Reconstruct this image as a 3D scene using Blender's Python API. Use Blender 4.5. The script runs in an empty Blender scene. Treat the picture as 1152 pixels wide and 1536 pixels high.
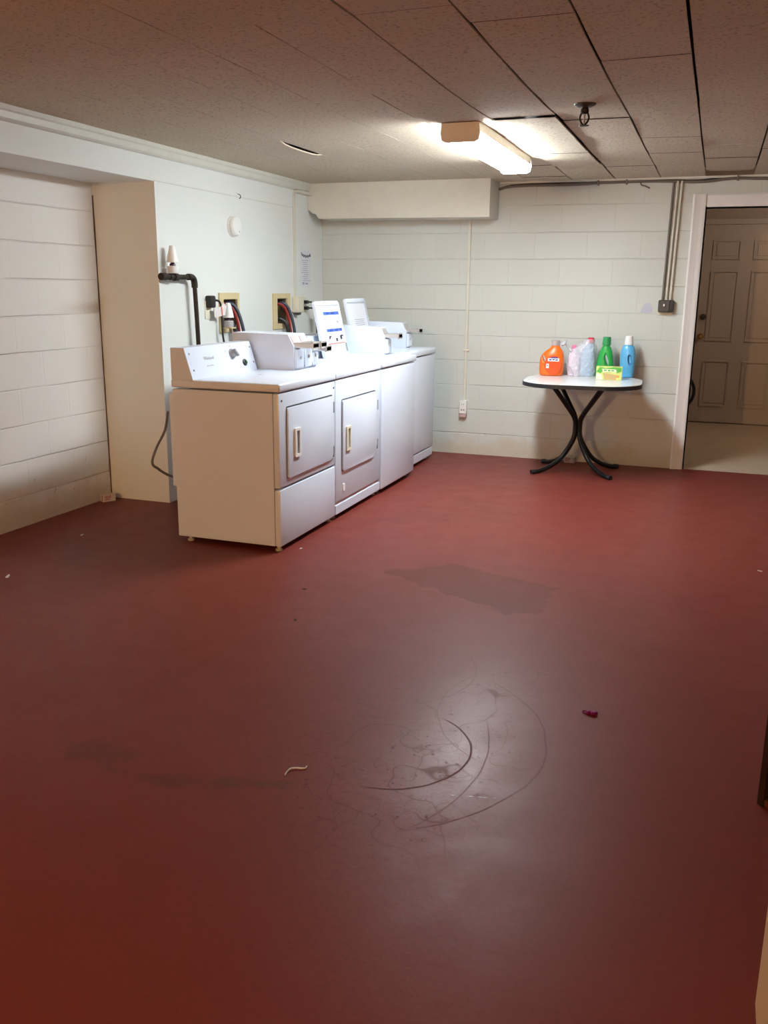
import bpy, bmesh, math, random
from mathutils import Vector, Matrix
random.seed(7)
C = bpy.context.scene.collection
SC = bpy.context.scene
PI = math.pi

# ------------------------------------------------------------------ camera
cam_d = bpy.data.cameras.new('camera')
cam = bpy.data.objects.new('camera', cam_d); C.objects.link(cam)
cam_d.sensor_fit = 'VERTICAL'; cam_d.sensor_height = 36.0; cam_d.lens = 1350.14 / 1536 * 36.0
cam_d.clip_start = .02
R_, U_, F_ = Vector((.9404, .3400, .0097)), Vector((-.0911, .2244, .9702)), Vector((-.3278, .9132, -.2420))
mw = Matrix((R_, U_, -F_)).transposed().to_4x4(); mw.translation = (3.2258, -7.3593, 1.3687)
cam.matrix_world = mw
SC.camera = cam

# ------------------------------------------------------------------ view, world, lamps
SC.view_settings.view_transform = 'Standard'; SC.view_settings.look = 'None'
SC.view_settings.gamma = 1; SC.view_settings.use_curve_mapping = False
SC.view_settings.exposure = 1.06
LAMP_STRENGTH = 46.0            # the fluorescent diffuser
LAMP_COL = (.90, .97, 1.0)
REAR_W, REAR_COL = 185.0, (1.0, .61, .29)   # unseen warm bulb added behind the camera
HALL_W, HALL_COL = 6.5, (1.0, .84, .70)    # unseen bulb added to brighten the hall
w = bpy.data.worlds.new('world'); SC.world = w; w.use_nodes = True
w.node_tree.nodes['Background'].inputs[0].default_value = (.02, .02, .02, 1)
w.node_tree.nodes['Background'].inputs[1].default_value = .2

# ------------------------------------------------------------------ materials
def newmat(name):
    m = bpy.data.materials.new(name); m.use_nodes = True
    nt = m.node_tree; b = nt.nodes['Principled BSDF']
    return m, nt, b
class NT:
    def __init__(s, nt): s.nt = nt
    def n(s, t, **k):
        x = s.nt.nodes.new(t)
        for a, v in k.items(): setattr(x, a, v)
        return x
    def put(s, sock, v):
        if isinstance(v, bpy.types.NodeSocket): s.nt.links.new(v, sock)
        elif v is not None: sock.default_value = v
    def math(s, op, a, b=None, c=None, clamp=False):
        x = s.n('ShaderNodeMath', operation=op); x.use_clamp = clamp
        s.put(x.inputs[0], a); s.put(x.inputs[1], b); s.put(x.inputs[2], c)
        return x.outputs[0]
    def noise(s, vec, scale, detail=4, rough=.55):
        x = s.n('ShaderNodeTexNoise'); s.put(x.inputs['Vector'], vec)
        x.inputs['Scale'].default_value = scale; x.inputs['Detail'].default_value = detail
        x.inputs['Roughness'].default_value = rough
        return x.outputs['Fac']
    def mix(s, f, a, b):
        x = s.n('ShaderNodeMix', data_type='RGBA'); s.put(x.inputs[0], f)
        s.put(x.inputs[6], a if not isinstance(a, tuple) else (*a, 1)[:4]); s.put(x.inputs[7], b if not isinstance(b, tuple) else (*b, 1)[:4])
        return x.outputs[2]
    def ramp(s, v, lo, hi):      # smooth 0..1
        x = s.n('ShaderNodeMapRange', interpolation_type='SMOOTHSTEP')
        s.put(x.inputs[0], v); s.put(x.inputs[1], lo); s.put(x.inputs[2], hi)
        return x.outputs[0]
    def pos(s): return s.n('ShaderNodeNewGeometry').outputs['Position']
    def bump(s, h, strength, dist, bsdf, prev=None):
        x = s.n('ShaderNodeBump'); x.inputs['Strength'].default_value = strength; x.inputs['Distance'].default_value = dist
        s.put(x.inputs['Height'], h)
        if prev is not None: s.put(x.inputs['Normal'], prev)
        s.put(bsdf.inputs['Normal'], x.outputs[0]); return x.outputs[0]
def mat(name, col, rough=.5, metal=0, var=.08, scale=9, bump=0, bscale=80, spec=.5, alpha=1, trans=0, coat=0):
    m, nt, b = newmat(name); t = NT(nt)
    p = t.n('ShaderNodeTexCoord').outputs['Object']
    f = t.noise(p, scale)
    lo = tuple(c * (1 - var) for c in col); hi = tuple(min(1, c * (1 + var)) for c in col)
    t.put(b.inputs['Base Color'], t.mix(f, lo, hi))
    b.inputs['Roughness'].default_value = rough; b.inputs['Metallic'].default_value = metal
    b.inputs['Specular IOR Level'].default_value = spec
    b.inputs['Alpha'].default_value = alpha; b.inputs['Transmission Weight'].default_value = trans
    b.inputs['Coat Weight'].default_value = coat
    if bump: t.bump(t.noise(p, bscale, 3), bump, .004, b)
    return m

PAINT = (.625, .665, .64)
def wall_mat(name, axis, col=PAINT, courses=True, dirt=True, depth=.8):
    m, nt, b = newmat(name); t = NT(nt); p = t.pos()
    sx = t.n('ShaderNodeSeparateXYZ'); t.put(sx.inputs[0], p)
    X, Y, Z = sx.outputs
    big = t.noise(p, 1.6, 3); fine = t.noise(p, 45, 3)
    c = t.mix(t.math('MULTIPLY', big, .5), col, (col[0]*.88, col[1]*.86, col[2]*.80))
    if dirt:   # rising damp stain with a ragged edge, low on the wall
        e = t.math('ADD', t.math('SUBTRACT', .17, Z), t.math('MULTIPLY', t.math('SUBTRACT', t.noise(p, 5, 6, .65), .5), .34))
        c = t.mix(t.math('MULTIPLY', t.ramp(e, -.02, .12), .45), c, (.50, .38, .22))
        sp = t.ramp(t.noise(p, 26, 2), .70, .74)
        c = t.mix(t.math('MULTIPLY', sp, t.math('MULTIPLY', t.ramp(e, -.2, .05), .5)), c, (.22, .17, .11))
    b.inputs['Roughness'].default_value = .42
    b.inputs['Specular IOR Level'].default_value = .35
    nrm = t.bump(fine, .10, .004, b)
    if courses:
        wob = t.math('MULTIPLY', t.math('SUBTRACT', t.noise(p, 3, 2), .5), .010)
        zz = t.math('ADD', t.math('ADD', Z, .026), wob)
        def bricks(wd, size):
            cb = t.n('ShaderNodeCombineXYZ'); t.put(cb.inputs[0], X if axis == 'x' else Y); t.put(cb.inputs[1], zz)
            br = t.n('ShaderNodeTexBrick'); t.put(br.inputs['Vector'], cb.outputs[0])
            br.inputs['Scale'].default_value = 1; br.inputs['Brick Width'].default_value = wd; br.inputs['Row Height'].default_value = .203
            br.inputs['Mortar Size'].default_value = size; br.inputs['Mortar Smooth'].default_value = .6
            br.inputs['Mortar'].default_value = (.975, .975, .96, 1); br.inputs['Color1'].default_value = (1, 1, 1, 1); br.inputs['Color2'].default_value = (.95, .95, .94, 1)
            return br
        bh, bb = bricks(60, .005), bricks(.406, .005)
        fade = t.ramp(t.noise(p, 2.2, 2), .35, .62)
        h = t.math('SUBTRACT', 1, t.math('MAXIMUM', t.math('MULTIPLY', bh.outputs['Fac'], t.math('MULTIPLY_ADD', fade, .75, .25)), t.math('MULTIPLY', bb.outputs['Fac'], .16)))
        nrm = t.bump(h, depth, .006, b, nrm)
        bl = t.n('ShaderNodeMix', data_type='RGBA', blend_type='MULTIPLY'); bl.inputs[0].default_value = .6
        t.put(bl.inputs[6], c); t.put(bl.inputs[7], bb.outputs['Color'])
        c = bl.outputs[2]
    t.put(b.inputs['Base Color'], c)
    return m

def floor_mat():
    m, nt, b = newmat('red_floor_paint'); t = NT(nt); p = t.pos()
    sx = t.n('ShaderNodeSeparateXYZ'); t.put(sx.inputs[0], p); X, Y, Z = sx.outputs
    n1 = t.noise(p, 1.3, 4); n2 = t.noise(p, 7, 5); n3 = t.noise(p, 120, 2)
    c = t.mix(n1, (.172, .030, .022), (.205, .040, .031))
    c = t.mix(t.math('MULTIPLY', n2, .35), c, (.140, .026, .021))
    c = t.mix(t.math('MULTIPLY', t.ramp(t.noise(p, 55, 4, .7), .42, .66), .22), c, (.120, .022, .018))
    edge = t.math('MULTIPLY', t.math('SUBTRACT', t.noise(p, 9, 5, .6), .5), .16)
    def poly(pts, soft=.02, useedge=True):      # convex, clockwise or not
        area = sum(pts[i][0]*pts[(i+1) % len(pts)][1] - pts[(i+1) % len(pts)][0]*pts[i][1] for i in range(len(pts)))
        sg = 1 if area > 0 else -1; d = None
        for i in range(len(pts)):
            (x0, y0), (x1, y1) = pts[i], pts[(i+1) % len(pts)]
            L = math.hypot(x1-x0, y1-y0); nx, ny = -(y1-y0)/L*sg, (x1-x0)/L*sg
            e = t.math('ADD', t.math('MULTIPLY_ADD', X, nx, -(nx*x0+ny*y0)), t.math('MULTIPLY', Y, ny))
            d = e if d is None else t.math('MINIMUM', d, e)
        if useedge: d = t.math('ADD', d, edge)
        return t.ramp(d, 0, soft)
    # repainted / damp patches
    st1 = poly([(1.76, -3.36), (2.10, -3.08), (2.64, -3.28), (2.62, -3.66), (2.50, -3.72)])
    st2 = poly([(1.46, -5.32), (1.56, -5.24), (1.74, -5.30), (1.70, -5.42), (1.52, -5.42)], .05)
    st3 = poly([(1.66, -5.40), (1.80, -5.36), (2.22, -5.26), (2.23, -5.33), (2.10, -5.38), (1.90, -5.46)], .05)
    st4 = poly([(1.25, -2.60), (1.7, -1.55), (2.25, -1.75), (2.2, -2.25), (1.6, -2.45)], .06)
    for s, k in ((st1, .5), (st2, .6), (st3, .7), (st4, .22)):
        c = t.mix(t.math('MULTIPLY', s, k), c, (.105, .029, .020))
    # scuff arcs and scratches
    def ring(cx, cy, r, wd, hp=None):
        dx = t.math('SUBTRACT', X, cx); dy = t.math('SUBTRACT', Y, cy)
        wob = t.math('MULTIPLY', t.math('SUBTRACT', t.noise(p, 4, 2), .5), .03)
        d = t.math('ABSOLUTE', t.math('ADD', t.math('SUBTRACT', t.math('SQRT', t.math('ADD', t.math('MULTIPLY', dx, dx), t.math('MULTIPLY', dy, dy))), r), wob))
        f = t.math('SUBTRACT', 1, t.ramp(d, wd*.3, wd))
        if hp is not None: f = t.math('MULTIPLY', f, poly(hp, .05, False))
        return f
    rings = [ring(2.40, -4.98, .25, .005, [(2.3, -5.6), (2.9, -5.6), (2.9, -4.7), (2.5, -4.7)]),
             ring(2.30, -4.90, .56, .004, [(2.5, -5.4), (3.0, -5.4), (3.0, -4.4), (2.5, -4.4)]),
             ring(2.2, -4.42, .32, .004, [(2.3, -4.7), (2.6, -4.7), (2.6, -4.2), (2.3, -4.2)]),
             ring(2.9, -4.6, .44, .003, [(2.3, -5.1), (2.7, -5.1), (2.7, -4.3), (2.3, -4.3)]),
             ring(2.0, -5.0, .7, .003, [(2.3, -5.4), (2.8, -5.4), (2.8, -4.7), (2.3, -4.7)])]
    scuff = rings[0]
    for r in rings[1:]: scuff = t.math('MAXIMUM', scuff, t.math('MULTIPLY', r, .5))
    zone = poly([(1.9, -5.4), (2.5, -5.9), (2.95, -5.4), (2.95, -4.2), (2.4, -3.9), (2.0, -4.5)], .4)
    thin = t.math('SUBTRACT', 1, t.ramp(t.math('ABSOLUTE', t.math('SUBTRACT', t.noise(p, 3.1, 1.5), .52)), 0, .006))
    thin2 = t.math('SUBTRACT', 1, t.ramp(t.math('ABSOLUTE', t.math('SUBTRACT', t.noise(p, 6.3, 1), .45)), 0, .008))
    speck = t.math('MAXIMUM', t.ramp(t.noise(p, 30, 3), .64, .70), t.ramp(t.noise(p, 90, 2), .66, .72))
    thin3 = t.math('SUBTRACT', 1, t.ramp(t.math('ABSOLUTE', t.math('SUBTRACT', t.noise(p, 11, 1.5), .5)), 0, .010))
    lines = t.math('MULTIPLY', zone, t.math('MAXIMUM', t.math('MULTIPLY', thin, .5), t.math('MAXIMUM', t.math('MAXIMUM', t.math('MULTIPLY', thin2, .45), t.math('MULTIPLY', thin3, .28)), t.math('MULTIPLY', speck, .75))))
    scuff = t.math('MAXIMUM', scuff, lines)
    c = t.mix(t.math('MULTIPLY', scuff, .62), c, (.060, .014, .010))
    br = t.ramp(t.noise(p, 60, 2), .42, .6)
    wh = t.math('MAXIMUM', poly([(2.648, -5.365), (2.655, -5.372), (2.783, -5.476), (2.772, -5.486)], .006, False),
                poly([(2.64, -5.185), (2.64, -5.189), (2.775, -5.153), (2.775, -5.157)][::1][:2] + [(2.775, -5.158), (2.775, -5.153)], .004, False))
    c = t.mix(t.math('MULTIPLY', t.math('MULTIPLY', wh, br), .8), c, (.62, .55, .50))
    t.put(b.inputs['Base Color'], c)
    worn = poly([(2.0, -5.0), (2.55, -5.5), (2.95, -5.2), (2.95, -3.9), (2.4, -3.5), (2.0, -4.2)], .5)
    rg = t.math('ADD', t.math('ADD', t.math('MULTIPLY_ADD', n2, .18, .29), t.math('MULTIPLY', t.noise(p, 42, 4, .7), .11)), t.math('MULTIPLY', worn, -.12))
    rg = t.math('ADD', rg, t.math('MULTIPLY', scuff, .25))
    rg = t.math('ADD', rg, t.math('MULTIPLY', st1, .12))
    t.put(b.inputs['Roughness'], rg); b.inputs['Specular IOR Level'].default_value = .18
    q = t.bump(t.noise(p, 14, 5, .65), .16, .006, b); t.bump(n3, .06, .002, b, q)
    return m

def ceil_mat():
    m, nt, b = newmat('ceiling_tile'); t = NT(nt); p = t.pos()
    f1 = t.noise(p, 140, 2); f2 = t.noise(p, 1.2, 3); hole = t.ramp(t.noise(p, 62, 3, .75), .53, .66)
    c = t.mix(f2, (.665, .58, .455), (.56, .485, .375))
    c = t.mix(t.math('MULTIPLY', hole, .55), c, (.22, .17, .12))
    t.put(b.inputs['Base Color'], c); b.inputs['Roughness'].default_value = .9; b.inputs['Specular IOR Level'].default_value = .15
    h = t.math('SUBTRACT', t.math('MULTIPLY', f1, .5), hole)
    t.bump(h, .5, .004, b)
    return m

M = dict(
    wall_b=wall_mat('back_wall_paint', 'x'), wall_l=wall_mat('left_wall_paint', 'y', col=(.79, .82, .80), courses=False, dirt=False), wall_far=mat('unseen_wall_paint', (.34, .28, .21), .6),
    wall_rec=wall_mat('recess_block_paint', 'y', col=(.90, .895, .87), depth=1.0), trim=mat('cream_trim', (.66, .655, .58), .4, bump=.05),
    white_trim=mat('white_trim', (.78, .78, .78), .35, var=.02), floor=floor_mat(), ceil=ceil_mat(),
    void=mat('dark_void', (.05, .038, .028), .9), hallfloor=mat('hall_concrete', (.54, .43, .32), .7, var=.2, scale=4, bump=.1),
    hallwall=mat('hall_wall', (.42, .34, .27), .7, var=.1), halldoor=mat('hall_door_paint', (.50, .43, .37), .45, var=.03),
    tan=mat('tan_jamb', (.52, .40, .26), .5, var=.05),
    enamel=mat('white_enamel', (.69, .755, .87), .24, var=.015, scale=3, spec=.5), enamel2=mat('white_enamel_deck', (.72, .775, .87), .25, var=.02, scale=3),
    plastic=mat('white_plastic', (.82, .82, .80), .4, var=.02), off=mat('cream_plastic', (.74, .70, .56), .45, var=.04),
    grey=mat('grey_plastic', (.30, .31, .33), .4), lgrey=mat('light_grey_print', (.45, .46, .48), .5), dark=mat('dark_slot', (.03, .03, .032), .5),
    black=mat('black_rubber', (.012, .012, .013), .45), blackmetal=mat('black_enamel_tube', (.008, .008, .008), .3, spec=.3),
    chrome=mat('chrome', (.58, .56, .54), .32, metal=.7), steel=mat('steel_slide', (.50, .49, .48), .45, metal=.5),
    coin=mat('pinkish_coin_plate', (.52, .36, .36), .4), pipe=mat('black_iron_pipe', (.035, .026, .02), .55, metal=.5, var=.5, scale=30, bump=.3),
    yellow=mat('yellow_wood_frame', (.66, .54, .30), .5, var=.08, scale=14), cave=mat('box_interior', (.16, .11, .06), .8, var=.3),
    red=mat('red_hose', (.34, .035, .035), .4), bluehose=mat('blue_grey_hose', (.05, .06, .09), .4),
    paper=mat('white_paper', (.74, .75, .80), .7, var=.02), papertag=mat('paper_tag', (.70, .68, .68), .7, var=.1, scale=40), ink=mat('ink', (.10, .10, .12), .7), inkl=mat('pale_ink', (.36, .36, .42), .7),
    tagred=mat('tag_red', (.55, .16, .08), .7), brownp=mat('brown_paper_tag', (.30, .24, .19), .8),
    blue=mat('label_blue', (.05, .14, .60), .5), dblue=mat('label_dark_blue', (.02, .04, .24), .5), lred=mat('label_red', (.70, .16, .12), .5), lblack=mat('label_black', (.02, .02, .03), .5),
    knobdark=mat('air_freshener_core', (.05, .01, .04), .4), green_btn=mat('green_button', (.01, .07, .03), .3),
    orange=mat('orange_plastic', (.86, .16, .012), .3, var=.03), dorange=mat('deep_orange_label', (.74, .075, .012), .35), greycap=mat('grey_cap', (.42, .36, .37), .35),
    green=mat('green_plastic', (.02, .36, .07), .3, var=.05), dgreen=mat('green_cap', (.03, .30, .10), .3), bblue=mat('blue_plastic', (.11, .44, .78), .3, var=.03), whitecap=mat('white_cap', (.80, .82, .84), .35),
    pinkb=mat('pale_pink_bottle', (.74, .64, .76), .35), pinkcap=mat('pink_cap', (.80, .20, .36), .35), paleblue=mat('pale_blue_bottle', (.34, .56, .78), .3), redcap=mat('red_cap', (.66, .035, .07), .35),
    boxy=mat('yellow_green_carton', (.62, .70, .22), .5, var=.25, scale=22), boxg=mat('carton_green', (.10, .42, .06), .5, var=.3, scale=30), boxt=mat('carton_tan', (.58, .40, .18), .5), boxo=mat('carton_orange', (.72, .33, .10), .5), boxw=mat('carton_cream', (.84, .84, .62), .5),
    laminate=mat('white_laminate', (.80, .81, .82), .22, var=.02), wood=mat('dark_brown_wood', (.022, .010, .006), .4, var=.3, scale=20), wood2=mat('brown_wood_rail', (.07, .022, .012), .45, var=.2),
    brass=mat('brass', (.55, .38, .14), .3, metal=1), darkbox=mat('dark_switch_box', (.06, .055, .05), .45, bump=.15), purple=mat('purple_foil', (.30, .02, .20), .2, metal=.6),
    cableg=mat('grey_cable', (.16, .14, .12), .5), bait=mat('bait_box_card', (.66, .58, .52), .6), baitr=mat('bait_box_red', (.42, .12, .10), .6), smudge=mat('blue_smudge', (.50, .52, .62), .5), crumb=mat('dark_crumb', (.03, .015, .012), .8),
    dirt=mat('dark_crack', (.10, .075, .05), .9), tube=mat('lamp_housing', (.74, .68, .60), .45), feet=mat('leveling_foot', (.62, .60, .48), .5), brownboard=mat('brown_backer_board', (.36, .29, .17), .8))
def lamp_mat():
    m, nt, b = newmat('lamp_diffuser'); b.inputs['Base Color'].default_value = (.9, .9, .9, 1)
    b.inputs['Emission Color'].default_value = (*LAMP_COL, 1); b.inputs['Emission Strength'].default_value = LAMP_STRENGTH
    return m
M['lamp'] = lamp_mat()
def film_mat():
    m, nt, b = newmat('clear_plastic_film'); t = NT(nt); p = t.pos()
    b.inputs['Base Color'].default_value = (.80, .80, .90, 1); b.inputs['Roughness'].default_value = .15
    cr = t.ramp(t.noise(p, 38, 4, .7), .45, .75)
    t.put(b.inputs['Alpha'], t.math('MULTIPLY_ADD', cr, .35, .36))
    t.bump(t.noise(p, 30, 4), .6, .01, b)
    return m
M['film'] = film_mat()

# ------------------------------------------------------------------ mesh helpers (all in world coordinates)
ORG = {}
def obj(name, bm, m, parent=None, smooth=False, sharp=35):
    me = bpy.data.meshes.new(name)
    bmesh.ops.remove_doubles(bm, verts=bm.verts, dist=1e-6)
    bmesh.ops.recalc_face_normals(bm, faces=bm.faces)
    if smooth:
        for f in bm.faces: f.smooth = True
        for e in bm.edges:
            if len(e.link_faces) == 2 and e.calc_face_angle(0) > math.radians(sharp): e.smooth = False
    o = bpy.data.objects.new(name, me)
    if parent is not None:
        org = ORG[parent.name]; o.parent = parent; ORG_o = org; off = -org
    else:
        cs = [v.co for v in bm.verts]
        lo = Vector([min(c[i] for c in cs) for i in range(3)]); hi = Vector([max(c[i] for c in cs) for i in range(3)])
        org = Vector(((lo.x+hi.x)/2, (lo.y+hi.y)/2, lo.z)); o.location = org; off = -org; ORG_o = org
    bmesh.ops.translate(bm, verts=bm.verts, vec=off)
    bm.to_mesh(me); bm.free()
    if m is not None: me.materials.append(m)
    C.objects.link(o); ORG[o.name] = ORG_o
    return o
def thing(name, label, cat, loc, group=None):
    o = bpy.data.objects.new(name, None); C.objects.link(o); o.location = loc; o.empty_display_size = .05
    ORG[o.name] = Vector(loc); return tag(o, label, cat, group)
def tag(o, label, cat, group=None):
    o['label'] = label; o['category'] = cat
    if group: o['group'] = group
    return o
def struct(name, bm, m, parent=None, smooth=False):
    o = obj(name, bm, m, parent, smooth); o['kind'] = 'structure'; return o
def B(): return bmesh.new()
def box(bm, x0, x1, y0, y1, z0, z1, bev=0, seg=2):
    r = bmesh.ops.create_cube(bm, size=1)
    vs = r['verts']
    for v in vs: v.co = Vector(((x0+x1)/2 + v.co.x*(x1-x0), (y0+y1)/2 + v.co.y*(y1-y0), (z0+z1)/2 + v.co.z*(z1-z0)))
    if bev:
        es = list({e for v in vs for e in v.link_edges})
        bmesh.ops.bevel(bm, geom=es, offset=bev, segments=seg, profile=.5, affect='EDGES')
    return bm
def mbox(*a, **k): return box(B(), *a, **k)
def frame(origin, xa, ya):
    xa = Vector(xa).normalized(); ya = Vector(ya).normalized(); za = xa.cross(ya)
    m = Matrix((xa, ya, za)).transposed().to_4x4(); m.translation = origin; return m
def prism(bm, pts, depth, Mx, bev=0):
    """outline in local xy, thickness along local z from 0 to depth"""
    v0 = [bm.verts.new(Mx @ Vector((x, y, 0))) for x, y in pts]
    v1 = [bm.verts.new(Mx @ Vector((x, y, depth))) for x, y in pts]
    n = len(pts)
    f0 = bm.faces.new(v0[::-1]); f1 = bm.faces.new(v1)
    for i in range(n): bm.faces.new((v0[i], v0[(i+1) % n], v1[(i+1) % n], v1[i]))
    if bev:
        bmesh.ops.bevel(bm, geom=list(f1.edges) , offset=bev, segments=2, profile=.5, affect='EDGES')
    return bm
def rrect(w, h, r, seg=5, corners=(1, 1, 1, 1)):   # centred; corners from lower-left counter-clockwise
    out = []
    for k, (sx, sy, a0) in enumerate(((-1, -1, PI), (1, -1, 1.5*PI), (1, 1, 0), (-1, 1, .5*PI))):
        rr = r * corners[k]
        if rr < 1e-6: out.append((sx*w/2, sy*h/2)); continue
        cx, cy = sx*(w/2-rr), sy*(h/2-rr)
        for i in range(seg+1):
            a = a0 + i/seg*PI/2; out.append((cx+rr*math.cos(a), cy+rr*math.sin(a)))
    return out
def smooth_path(pts, n=8):
    P = [Vector(p) for p in pts]; out = []
    for i in range(len(P)-1):
        p0, p1, p2, p3 = P[max(i-1, 0)], P[i], P[i+1], P[min(i+2, len(P)-1)]
        for k in range(n):
            t = k/n
            out.append(.5*((2*p1)+(-p0+p2)*t+(2*p0-5*p1+4*p2-p3)*t*t+(-p0+3*p1-3*p2+p3)*t**3))
    out.append(P[-1]); return out
def tube(bm, pts, r, seg=10, caps=True):
    P = [Vector(p) for p in pts]; n = len(P); rings = []
    rad = r if isinstance(r, (list, tuple)) else [r]*n
    up = None
    for i in range(n):
        d = (P[min(i+1, n-1)] - P[max(i-1, 0)]).normalized()
        if up is None:
            up = Vector((0, 0, 1)) if abs(d.z) < .9 else Vector((1, 0, 0))
        a = d.cross(up)
        if a.length < 1e-4: a = d.cross(Vector((1, 0, 0)))
        a.normalize(); b_ = a.cross(d).normalized(); up = b_
        rings.append([bm.verts.new(P[i] + rad[i]*(math.cos(2*PI*k/seg)*a + math.sin(2*PI*k/seg)*b_)) for k in range(seg)])
    for i in range(n-1):
        for k in range(seg):
            bm.faces.new((rings[i][k], rings[i][(k+1) % seg], rings[i+1][(k+1) % seg], rings[i+1][k]))
    if caps: bm.faces.new(rings[0][::-1]); bm.faces.new(rings[-1])
    return bm
def loft(bm, rings, seg=28, p=2.0, Mx=None):
    """rings: (z, cx, rx, ry[, cy]) superellipse sections, bottom to top"""
    R = []
    for r in rings:
        z, cx, rx, ry = r[:4]; cy = r[4] if len(r) > 4 else 0
        row = []
        for k in range(seg):
            a = 2*PI*k/seg; c, s = math.cos(a), math.sin(a)
            v = Vector((cx + rx*math.copysign(abs(c)**(2/p), c), cy + ry*math.copysign(abs(s)**(2/p), s), z))
            row.append(bm.verts.new(Mx @ v if Mx is not None else v))
        R.append(row)
    for i in range(len(R)-1):
        for k in range(seg): bm.faces.new((R[i][k], R[i][(k+1) % seg], R[i+1][(k+1) % seg], R[i+1][k]))
    bm.faces.new(R[0][::-1]); bm.faces.new(R[-1]); return bm
def lathe(bm, prof, Mx, seg=20):
    return loft(bm, [(z, 0, r, r) for z, r in prof], seg, 2.0, Mx)
def T(x, y, z): return Matrix.Translation((x, y, z))
def cut(o, cutter_bm):
    """subtract a shape given in world coordinates from an object's own mesh"""
    c = obj('cutter', cutter_bm, None)
    bpy.context.view_layer.update()
    md = o.modifiers.new('b', 'BOOLEAN'); md.operation = 'DIFFERENCE'; md.object = c; md.solver = 'EXACT'
    bpy.context.view_layer.update()
    dg = bpy.context.evaluated_depsgraph_get()
    me = bpy.data.meshes.new_from_object(o.evaluated_get(dg)); o.modifiers.clear(); o.data = me
    bpy.data.objects.remove(c)
def text(name, s, size, Mx, m, parent, ext=.0004):
    cu = bpy.data.curves.new(name, 'FONT'); cu.body = s; cu.size = size; cu.extrude = ext; cu.align_x = 'CENTER'; cu.align_y = 'CENTER'
    to = bpy.data.objects.new(name, cu); C.objects.link(to); bpy.context.view_layer.update()
    me = bpy.data.meshes.new_from_object(to.evaluated_get(bpy.context.evaluated_depsgraph_get()))
    bpy.data.objects.remove(to)
    bm = B(); bm.from_mesh(me); bmesh.ops.transform(bm, matrix=Mx, verts=bm.verts)
    return obj(name, bm, m, parent)
def rects(Mx, lst, depth=.0008):
    bm = B()
    for (x, y, w_, h_) in lst: prism(bm, rrect(w_, h_, 0), depth, Mx @ T(x, y, 0))
    return bm

H = 2.18; YF = -11.6
# ------------------------------------------------------------------ the setting
bm = B(); 
vs = [bm.verts.new(c) for c in ((-.6, YF-.1, 0), (4.4, YF-.1, 0), (4.4, .02, 0), (-.6, .02, 0), (-.6, YF-.1, -.1), (4.4, YF-.1, -.1), (4.4, .02, -.1), (-.6, .02, -.1))]
for f in ((0, 1, 2, 3), (7, 6, 5, 4), (0, 4, 5, 1), (1, 5, 6, 2), (2, 6, 7, 3), (3, 7, 4, 0)): bm.faces.new([vs[i] for i in f])
struct('floor', bm, M['floor'])
struct('floor_hall', mbox(2.7, 4.4, .02, 3.0, -.1, 0), M['hallfloor'])
# back wall with the door opening
bm = B()
DX0, DX1, DZ = 3.085, 3.92, 1.965
box(bm, -.447, DX0, 0, .15, 0, H); box(bm, DX0, DX1, 0, .15, DZ, H); box(bm, DX1, 4.4, 0, .15, 0, H)
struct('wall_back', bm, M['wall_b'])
# left wall with two holes for the hose boxes, and the lintel over the alcove
bm = B(); YR = -2.485; DR = -.447
h0, h1 = 1.086, 1.279
HA, HB = (-1.729, -1.534), (-.90, -.722)
box(bm, DR, 0, YR, 0, 0, h0); box(bm, DR, 0, YR, 0, h1, H)
for a, b_ in ((YR, HA[0]), (HA[1], HB[0]), (HB[1], 0)): box(bm, DR, 0, a, b_, h0, h1)
box(bm, DR, 0, YF, YR, 1.97, H)
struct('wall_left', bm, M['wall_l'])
bm = B()
for a, b_ in (HA, HB): box(bm, -.12, -.10, a-.02, b_+.02, h0-.02, h1+.02)
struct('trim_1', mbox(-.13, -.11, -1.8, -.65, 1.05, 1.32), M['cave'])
bm.free()
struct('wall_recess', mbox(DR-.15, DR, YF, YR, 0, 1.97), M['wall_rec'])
# crack down the inner corner of the alcove
struct('trim_2', tube(B(), [(DR+.002, YR+.0-.002, z) for z in [i*.1 for i in range(20)]], [.003+.003*random.random() for _ in range(20)], 6), M['dirt'])
struct('wall_front', mbox(-.6, 4.4, YF-.15, YF, 0, H), M['wall_far'])
struct('wall_right', mbox(4.3, 4.45, YF, .0, 0, H), M['wall_far'])
# end of the partition that the photographer looks past
bm = B()
pts = [(3.448, -5.575), (3.4215, -5.70), (3.421, -6.0), (4.3, -6.0), (4.3, -5.575)]
prism(bm, pts, H, Matrix.Identity(4))
struct('wall_partition', bm, M['tan'])
# crown strip, seam and soffit
bm = B()
prism(bm, [(0, 2.18), (.034, 2.18), (.034, 2.158), (.026, 2.150), (.022, 2.122), (.012, 2.112), (0, 2.108)], -(YF+.3), Matrix(((1, 0, 0, 0), (0, 0, 1, YF), (0, 1, 0, 0), (0, 0, 0, 1))))
struct('trim_3', bm, M['trim'])
struct('trim_4', mbox(0, .005, YR, -.56, 1.972, 1.976), M['trim'])
bm = B()
pr = [(.002, 2.18), (.002, 1.977), (.018, 1.972), (.030, 1.966), (.036, 1.955), (.050, 1.948), (.072, 1.944), (.084, 1.934), (.090, 1.92), (.100, 1.908), (1.523, 1.900), (1.523, 2.18)]
prism(bm, pr, .30, Matrix(((1, 0, 0, 0), (0, 0, 1, -.30), (0, 1, 0, 0), (0, 0, 0, 1))))
so = struct('trim_5', bm, M['trim'])
struct('trim_6', mbox(0, .05, -.555, -.30, 2.085, 2.106, .004), M['trim'])
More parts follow.
